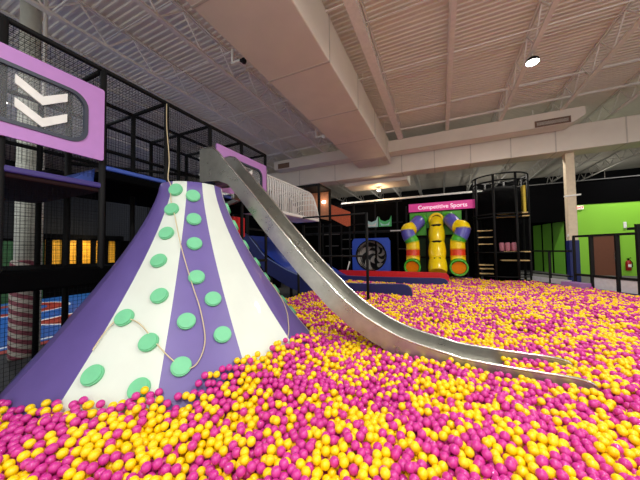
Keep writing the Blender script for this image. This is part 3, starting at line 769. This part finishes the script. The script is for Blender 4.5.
# ------------------------------------------------------------------ netted tower
nt_ = thing('netted_tower', 'tall black netted climbing tower with plywood steps inside', 'tower', (2.66, 15.3, -.12))
TC = (2.66, 15.35)
tp = [(TC[0]+1.12*math.cos(a), TC[1]+1.12*math.sin(a)) for a in [math.radians(204+45*k) for k in range(8)]]
for x, y in tp:
    MB().tube([(x, y, -.75), (x, y, 4.85)], .05, 8).to('post', M_BLACK, nt_)
for z in (4.85, 4.55, 3.02, 2.88, 1.25, .15):
    MB().tube([(TC[0]+1.13*math.cos(2*PI*k/32), TC[1]+1.13*math.sin(2*PI*k/32), z) for k in range(32)], .035 if z > 2 else .03, 6, closed=True).to('ring', M_BLACK, nt_)
for i in range(8):
    a = tp[i]; b = tp[(i+1) % 8]
    if min(a[1], b[1]) > TC[1]+.2: continue
    e = Vector((b[0]-a[0], b[1]-a[1], 0))
    MB().net((a[0], a[1], .15), e, (0, 0, 4.4), 17, 84, .005).to('net', M_NET, nt_)
MB().lathe([(.75, -.12), (.75, 2.9), (.98, 3.1), (.98, 4.1), (.6, 4.4)], TC[0], TC[1]+.25, 16).to('dark_core', M_DARK, nt_)  # solid black core added so the tower's inside looks dark
for x0, x1, z in [(a_+.05, b_-.02 if a_ < 2 else b_+.25, c_) for a_, b_, c_ in ((1.55,2.25,2.26),(1.58,2.25,1.95),(1.58,2.25,1.62),(1.58,2.25,.63),(1.6,2.25,.45),(1.6,2.25,.22),(2.4,3.3,3.0),(2.35,3.35,2.85),(2.55,3.35,1.25),(2.45,3.3,.86))]:
    yb = TC[1]-math.sqrt(max(.05, 1.0-((x0+x1)/2-TC[0])**2))
    MB().rbox(x0, x1, yb, yb+.35, z, z+.05, .01).to('step', M_TAN, nt_)
MB().rbox(3.45, 3.57, 14.72, 15.0, 3.05, 4.3, .02).to('yellow_panel', mat('mustard_panel', (206, 178, 40), .5), nt_)
for k in range(3):
    x = 2.56+k*.23
    t = tag(MB().lathe([(.07,1.3),(.1,1.34),(.1,1.66),(.07,1.7)], x, 14.6, 14).to('punch_cushion', M_CUSH), 'dusty pink padded roll on the tower step, '+('beside the corner post', 'between the two others', 'third from the corner post')[k], 'padded roll', 'pink padded rolls')
MB_ = MB().rbox(2.4, 3.35, 14.45, 14.8, 1.2, 1.295, .02)
MB_.to('step', M_DARK, nt_)

# ------------------------------------------------------------------ right edge: fence, mat, column
A = Vector((4.05, 14.1, 0)); D = Vector((.484, -.875, 0)).normalized(); Nn = Vector((.875, .484, 0)).normalized()
def dg(s, z=0, o=0.): return A+D*s+Nn*o+Vector((0, 0, z))
fe = thing('pit_fence', 'black padded rail fence along the pit edge before the green wall', 'fence', dg(1.7, -.12))
for s, z0, z1, w in ((-.85, -.7, 1.32, .07), (.05, -.7, 1.3, .08), (1.06, -.7, 1.88, .07), (1.66, -.7, 1.9, .1), (2.44, -.7, 1.88, .1), (3.02, -.7, 2.15, .13), (3.9, -.7, 1.88, .1), (4.8, -.7, 1.88, .1), (5.8, -.7, 1.88, .1)):
    MB().bar(dg(s, z0, .06), dg(s, z1, .06), w).to('post', M_BLACK, fe)
for a, b, z, w in ((-.85, .95, 1.3, .07), (-.85, .95, .32, .05), (1.06, 5.8, 1.86, .08), (1.06, 5.8, .42, .08)):
    MB().bar(dg(a, z, .06), dg(b, z, .06), w).to('rail', M_BLACK, fe)
MB().bar(dg(2.75, 2.02, .06), dg(3.3, 2.02, .06), .08).to('rail', M_BLACK, fe)
for a, b in ((1.72, 2.38), (2.5, 2.94), (3.1, 3.84), (3.96, 4.74), (4.86, 5.74)):
    MB().bar(dg(a, .12, .06), dg(b, .12, .06), .04, .5).to('kick_panel', M_KICK, fe)['label'] = 'white kick panel'
MB().bar(dg(-.8, .02, .06), dg(.9, .02, .06), .04, .3).to('kick_panel', M_KICK, fe)
p0 = dg(.5, 0, -.42)
tag(MB().bar(dg(.95, -.06, -.22), dg(1.66, -.06, -.22), .42, .42).to('foam_mat', M_MAUVE), 'mauve foam block at the pit edge before the column pad', 'foam block')
co = thing('column', 'cream painted roof column with navy pad before the green wall', 'column', (5.2, 15.0, -.12))
MB().rbox(5.05, 5.36, 14.85, 15.15, -.12, 5.56, .02).to('shaft', M_COL, co)
MB().rbox(5.03, 5.38, 14.82, 15.18, -.12, 1.75, .03).to('column_pad', M_NAVY, co)
MB().bar((4.94, 14.84, 3.66), (5.5, 14.84, 3.7), .06).to('bracket', M_WHITE, co)
MB().tube([(4.99, 14.83, 1.95), (5.03, 14.83, 1.95)], .06, 8).to('fixture', M_WHITE, co)
ex = thing('exit_sign', 'small red and white exit sign high on the green wall', 'exit sign', (7.12, 19.4, 3.5))
MB().rbox(6.95, 7.28, 19.4, 19.48, 3.54, 3.74, .01).to('housing', mat('exit_white', (250, 236, 226), .4, emit=.6), ex)
cu = bpy.data.curves.new('lettering', 'FONT'); cu.body = 'EXIT'; cu.size = .15; cu.align_x = 'CENTER'; cu.align_y = 'CENTER'; cu.extrude = .004; cu.offset = .006
to = bpy.data.objects.new('tmp', cu); C.objects.link(to); bpy.context.view_layer.update()
me = bpy.data.meshes.new_from_object(to.evaluated_get(bpy.context.evaluated_depsgraph_get())); bpy.data.objects.remove(to)
me.transform(Matrix.Translation((-.005, -.006, .135)) @ Matrix.Rotation(PI/2, 4, 'X')); me.materials.clear(); me.materials.append(mat('exit_red', (236, 40, 40), .5, emit=1.0))
lo = bpy.data.objects.new('lettering', me); C.objects.link(lo); lo.parent = ex
tag(MB().rbox(8.86, 8.98, 19.43, 19.5, 2.4, 2.74, .02).to('wall_dispenser', M_WHITE), 'small white box mounted on the green wall above the extinguisher', 'wall box')
fx = thing('fire_extinguisher', 'red fire extinguisher hanging on the green wall beside the brown door', 'fire extinguisher', (8.92, 19.36, .15))
MB().lathe([(.09,.17),(.11,.2),(.11,.6),(.08,.67),(.035,.7)], 8.92, 19.36, 18).to('cylinder_body', M_EXTR, fx)
MB().bar((8.92, 19.36, .69), (8.92, 19.36, .8), .05).bar((8.87, 19.36, .78), (9.03, 19.36, .84), .03).to('valve', M_DARK, fx)
MB().tube([(8.95, 19.34, .75), (9.05, 19.33, .6), (9.05, 19.33, .35)], .018, 6).to('hose', M_DARK, fx)
MB().box(8.9, 8.94, 19.42, 19.5, .5, .6).to('wall_hook', M_DARK, fx)
MB().box(8.86, 8.98, 19.245, 19.26, .36, .5).to('tag_plate', M_WHITE, fx)
# seams on the passage wall
for k in range(1, 3):
    f_ = k/3; x = 6.42+(5.75-6.42)*f_; y = 19.5+2.9*f_
    struct('trim_%d' % (2+k), MB().bar((x-.02, y, -.12), (x-.02, y, 2.9), .06), M_DARK)

# ------------------------------------------------------------------ beyond the climbing frame
cl = thing('column', 'white round column with candy striped pad behind the netting', 'column', (-8.4, 2.6, FL))
MB().lathe([(.175, FL), (.175, CEIL)], -8.4, 2.6, 24).to('shaft', mat('grey_white_column', (204, 206, 194), .6), cl)
cp = MB().lathe([(.215, FL), (.22, FL+.05), (.22, 1.32), (.2, 1.36)], -8.4, 2.6, 28).to('column_pad', M_CANDY, cl)
MB().tube([(-8.12, 2.75, FL), (-8.12, 2.75, CEIL)], .04, 8).to('conduit', M_STEELW, cl)
yw = thing('amber_wall', 'amber yellow lit wall with dark bays far beyond the blue court', 'wall panel', (-18, 7.8, FL))
MB().box(-18.1, -18, 6.3, 9.6, .9, 2.2).to('amber_panel', M_YELW, yw)
for k in range(6): MB().box(-18.0, -17.9, 6.28+k*.62, 6.5+k*.62, FL, 2.3).to('bay_post', M_DARK, yw)
MB().box(-18.1, -17.9, 6.2, 9.8, 2.2, 2.5).to('header', M_DARK, yw)
MB().box(-18.1, -17.95, 6.2, 9.8, FL, .9).to('base_panel', M_DARK, yw)
L = bpy.data.lights.new('lamp_light', 'AREA'); L.energy = 60; L.color = (1, .8, .4); L.size = 2.5; L.size_y = .2; L.shape = 'RECTANGLE'
o = bpy.data.objects.new('lamp_light', L); C.objects.link(o); o.parent = yw; o.location = (.9, 0, 3.2); o.rotation_euler = (0, math.radians(35), PI/2*0)
tag(MB().box(-18.1, -17.95, 2.6, 6.2, FL, 2.1).to('green_partition', M_DGREEN), 'dark green partition far beyond the blue court', 'partition')
dk = thing('far_play_frame', 'dark play frame with rails standing beyond the court', 'play frame', (-15, 10, FL))
for x, y in ((-12, 9), (-12, 11), (-12, 13), (-15, 9.5), (-15, 12), (-10, 13.5), (-8.8, 10.5), (-8.8, 12.5)):
    MB().bar((x, y, FL), (x, y, 4.1), .12).to('post', M_BLACK, dk)
for z in (1.0, 2.6, 4.1):
    MB().bar((-12, 9, z), (-12, 13, z), .1).bar((-15, 9.5, z), (-15, 12, z), .1).bar((-8.8, 10.5, z), (-8.8, 12.5, z), .1).to('beam', M_BLACK, dk)
MB().box(-15, -8.8, 13.4, 13.5, FL, 4.0).to('back_screen', M_DARK, dk)
struct('wall_divider', MB().box(-26, -18.3, 14, 14.2, FL, 5).box(-20, -19.8, -4, 14, 2.3, 5.0), M_DGREY)

# ------------------------------------------------------------------ ball pit
PITX0 = -4.46
pit_edge = lambda y: 4.05+(14.1-y)*(.484/.875)
struct('floor_pit', MB().prism([(-4.5,-1.2),(8.4,-1.2),(8.4,6.2),(3.3,15.5),(-4.5,15.5)], 2, FL, FL+.05), mat('pit_floor', (90, 50, 70), .8))
struct('wall_pit', MB().bar((-4.5, 15.52, -.38), (1.4, 15.52, -.38), .08, .72).bar(dg(-1.3, -.38, .0), dg(9.3, -.38, .0), .05, .72), M_NAVY)

BD = .07; BR = BD/2
# a settled, wrap-round tile of loose balls
TL = 1.54
def settle(n, iters=230):
    p = np.stack([rng.random(n)*TL, rng.random(n)*TL, rng.random(n)*.24], 1)
    for it in range(iters):
        if it % 6 == 0:
            dx = p[:, None, :2]-p[None, :, :2]; dx -= TL*np.round(dx/TL)
            dz = p[:, None, 2]-p[None, :, 2]
            near = ((dx**2).sum(-1)+dz**2) < (BD*1.45)**2
            ii, jj = np.nonzero(np.triu(near, 1))
        d = np.empty((len(ii), 3)); d[:, :2] = p[ii, :2]-p[jj, :2]; d[:, :2] -= TL*np.round(d[:, :2]/TL); d[:, 2] = p[ii, 2]-p[jj, 2]
        L = np.linalg.norm(d, axis=1)+1e-9; ov = np.maximum(0, BD*1.003-L)
        c = d/L[:, None]*(ov*.5)[:, None]
        mv = np.zeros_like(p)
        for k in range(3):
            mv[:, k] = np.bincount(ii, c[:, k], n)-np.bincount(jj, c[:, k], n)
        p += mv*.8
        p[:, 2] -= .002 if it < iters*.45 else 0
        p[:, 2] = np.clip(p[:, 2], 0, max(.176, .26-.0012*it))
        p[:, :2] %= TL
    return p
tile = settle(1470)
tile[:, 2] -= tile[:, 2].max()-.012
tile[:, 2] += .016*np.sin(2*PI*tile[:, 0]/TL+1)*np.sin(4*PI*tile[:, 1]/TL)+.01*np.sin(6*PI*tile[:, 0]/TL)
# which balls of the tile show from above
dx = tile[:, None, :2]-tile[None, :, :2]; dx -= TL*np.round(dx/TL); hd = np.sqrt((dx**2).sum(-1)); dz = tile[None, :, 2]-tile[:, None, 2]
cover = ((hd < BD*.8) & (dz > BD*.5)).sum(1)
shown = cover <= 1; deepset = tile[:, 2] > -.17
def heap(x, y):
    h = .022*np.sin(1.7*x+.6*y+.4)+.02*np.sin(-.9*x+1.9*y+1.)+.012*np.sin(3.1*x+2.2*y)
    dd = np.hypot(x-CX, y-CY)-1.86
    ang = np.degrees(np.arctan2(y-CY, x-CX))
    hh = np.interp(ang, [-110, -97, -86, -74, -55, -40, -25, -5, 20, 60], [-.05, .0, .12, .22, .2, .23, .33, .32, .23, .13])
    h = h+hh*np.exp(-np.maximum(dd, 0)/.42)
    h = h+.05*np.exp(-(((x-1.5)/1.6)**2+((y-1.4)/1.)**2))
    return h
xs, ys = np.arange(-4, 7), np.arange(-1, 12)
allp = []
for gx in range(-4, 8):
    for gy in range(-1, 12):
        near_ = (gx > -4 and gy < 4 and gx < 3)
        q = tile[deepset if near_ else shown].copy(); q[:, 0] += gx*TL; q[:, 1] += gy*TL; allp.append(q)
P = np.concatenate(allp)
P[:, 2] += heap(P[:, 0], P[:, 1])
x, y, z = P.T
keep = (x > PITX0+.04) & (y > -.9) & (y < 15.44) & ((x-pit_edge(y))*.875 < -.06)
# view wedge with a generous margin to either side
fw, rg = np.array(fwd), np.array(rgt)
rel = P-np.array(CAM); dep = rel @ fw; lat = rel @ rg
keep &= (dep > .55) & (np.abs(lat) < dep*1.75+.9)
rc = np.array([rz(v) for v in z])
keep &= np.hypot(x-CX, y-CY) > rc+BR*.8
sx = np.array([p[0] for p in prof]); szt = np.array([p[1] for p in prof])
lowx = np.array([p.x for p in low]); lowz = np.array([p.z for p in low])
bz = np.interp(x, lowx, lowz); tz = np.interp(x, sx, szt)
inwall = ((np.abs(y-3.9) < BR+.012) | (np.abs(y-4.5) < BR+.012)) & (z < tz+BR) & (z > bz-BR) & (x < 1.5)
inbed = (y > 3.86) & (y < 4.54) & (np.abs(z-bz-.02) < BR+.01) & (x < 1.5)
clearbed = (y > 3.86) & (y < 4.54) & (x < .72) & (z > bz)
keep &= ~(inwall | inbed | clearbed)
def in_band(y0, y1, x1): return (y > y0-BR) & (y < y1+BR) & (x < x1+BR)
keep &= ~(in_band(8.95, 9.12, -.9) | in_band(12.1, 12.28, .22) | in_band(13.28, 13.42, .3))
bedz = np.interp(x, [p[0] for p in bedp], [p[1] for p in bedp])
keep &= ~((y > 9) & (y < 13.3) & (x < -1) & (z < bedz+BR))
keep &= ~((x < -4.35) & (y > 8.9))
for c_, r_ in (((-2.07, 8.0), .05), ((-4.5, 8.0), .05)):
    keep &= np.hypot(x-c_[0], y-c_[1]) > r_+BR
keep &= np.hypot(x-TC[0], y-TC[1]) > 1.2+BR
for xx in (-1.33, .74): keep &= ~((np.abs(x-xx) < .5) & (y > 13.9) & (z > -.02))
keep &= ~((np.abs(x+.18) < .48) & (y > 13.6) & (z > -.05))
mm = (P[:, :2]-np.array((dg(1.305, 0, -.22).x, dg(1.305, 0, -.22).y))); ms = mm @ np.array((D.x, D.y)); mo = mm @ np.array((Nn.x, Nn.y))
keep &= ~((np.abs(ms) < .37+BR) & (np.abs(mo) < .22+BR))
P = P[keep]
# colour: two kinds, loosely clustered
cn = np.sin(5.1*P[:, 0]+2*np.sin(2.3*P[:, 1]))+np.sin(4.7*P[:, 1]+2*np.sin(1.9*P[:, 0]))
isy = rng.random(len(P)) < np.clip(.47+.13*cn, .1, .9)
# projected size and place in the frame
rel = P-np.array(CAM); dep = rel @ fw; u = 320+FPX*(rel @ np.array(r2))/dep; v = 240-FPX*(rel @ np.array(u2))/dep
inframe = (u > 4) & (u < 636) & (v < 474) & (v > 0)
toplayer = P[:, 2] > heap(P[:, 0], P[:, 1])-.062
def ball_material(name, rgb):
    m = mat(name, rgb, .26, var=.05, scale=5, coat=.3)
    nt = m.node_tree; b = nt.nodes['Principled BSDF']
    return m
M_BY = ball_material('yellow_ball_plastic', (248, 208, 8)); M_BP = ball_material('magenta_ball_plastic', (202, 50, 146))
def ico(sub):
    bm = bmesh.new(); bmesh.ops.create_icosphere(bm, subdivisions=sub, radius=BR)
    vs = np.array([v.co[:] for v in bm.verts]); fs = np.array([[q.index for q in f.verts] for f in bm.faces]); bm.free(); return vs, fs
def mass(name, pts, deps, m):
    VV = []; FF = []; n0 = 0
    for lo_, hi_, sub, sc in ((0, 2.6, 3, 1.), (2.6, 8.5, 2, 1.03), (8.5, 99, 1, 1.12)):
        sel = pts[(deps >= lo_) & (deps < hi_)]
        if not len(sel): continue
        vs, fs = ico(sub)
        VV.append((sel[:, None, :]+vs[None]*sc).reshape(-1, 3))
        FF.append((fs[None]+(np.arange(len(sel))*len(vs))[:, None, None]+n0).reshape(-1, 3)); n0 += len(sel)*len(vs)
    V = np.concatenate(VV).astype(np.float32); F = np.concatenate(FF).astype(np.int32)
    me = bpy.data.meshes.new(name); me.vertices.add(len(V)); me.vertices.foreach_set('co', V.ravel())
    me.loops.add(F.size); me.loops.foreach_set('vertex_index', F.ravel())
    me.polygons.add(len(F)); me.polygons.foreach_set('loop_start', np.arange(0, F.size, 3, dtype=np.int32))
    me.polygons.foreach_set('use_smooth', np.ones(len(F), dtype=bool))
    me.update(calc_edges=True); me.materials.append(m)
    o = bpy.data.objects.new(name, me); C.objects.link(o); return o
def single_mesh(name, m):
    vs, fs = ico(4)
    me = bpy.data.meshes.new(name); me.from_pydata(vs.tolist(), [], fs.tolist()); me.polygons.foreach_set('use_smooth', [True]*len(fs)); me.materials.append(m); return me
for colname, flag, m, grp in (('yellow', isy, M_BY, 'yellow balls in the front of the pit'), ('magenta', ~isy, M_BP, 'magenta balls in the front of the pit')):
    cand = np.nonzero(flag & inframe & toplayer)[0]
    pick = cand[np.argsort(dep[cand])][:300]
    me = single_mesh(colname+'_ball', m)
    src = None
    for i in pick:
        o = bpy.data.objects.new(colname+'_ball', me) if src is None else src.copy()
        if src is None:
            src = o; tag(o, 'glossy '+colname+' plastic ball lying in the front of the ball pit', 'ball', grp)
        C.objects.link(o); o.location = P[i]
    rest = flag.copy(); rest[pick] = False
    o = mass(colname+'_balls', P[rest], dep[rest], m)
    tag(o, 'mass of glossy '+colname+' plastic balls filling the rest of the pit', 'balls', None, 'stuff')

# ------------------------------------------------------------------ light of the rest of the hall, view settings
w = bpy.data.worlds.new('hall_light'); S.world = w; w.use_nodes = True
w.node_tree.nodes['Background'].inputs['Color'].default_value = (1, .99, .95, 1)
w.node_tree.nodes['Background'].inputs['Strength'].default_value = 1.25
S.view_settings.view_transform = 'Standard'; S.view_settings.look = 'None'; S.view_settings.gamma = 1; S.view_settings.use_curve_mapping = False
S.view_settings.exposure = -0.08
S.cycles.use_denoising = True
S.cycles.max_bounces = 10; S.cycles.diffuse_bounces = 7; S.cycles.glossy_bounces = 4; S.cycles.transparent_max_bounces = 12
S.cycles.sample_clamp_indirect = 8
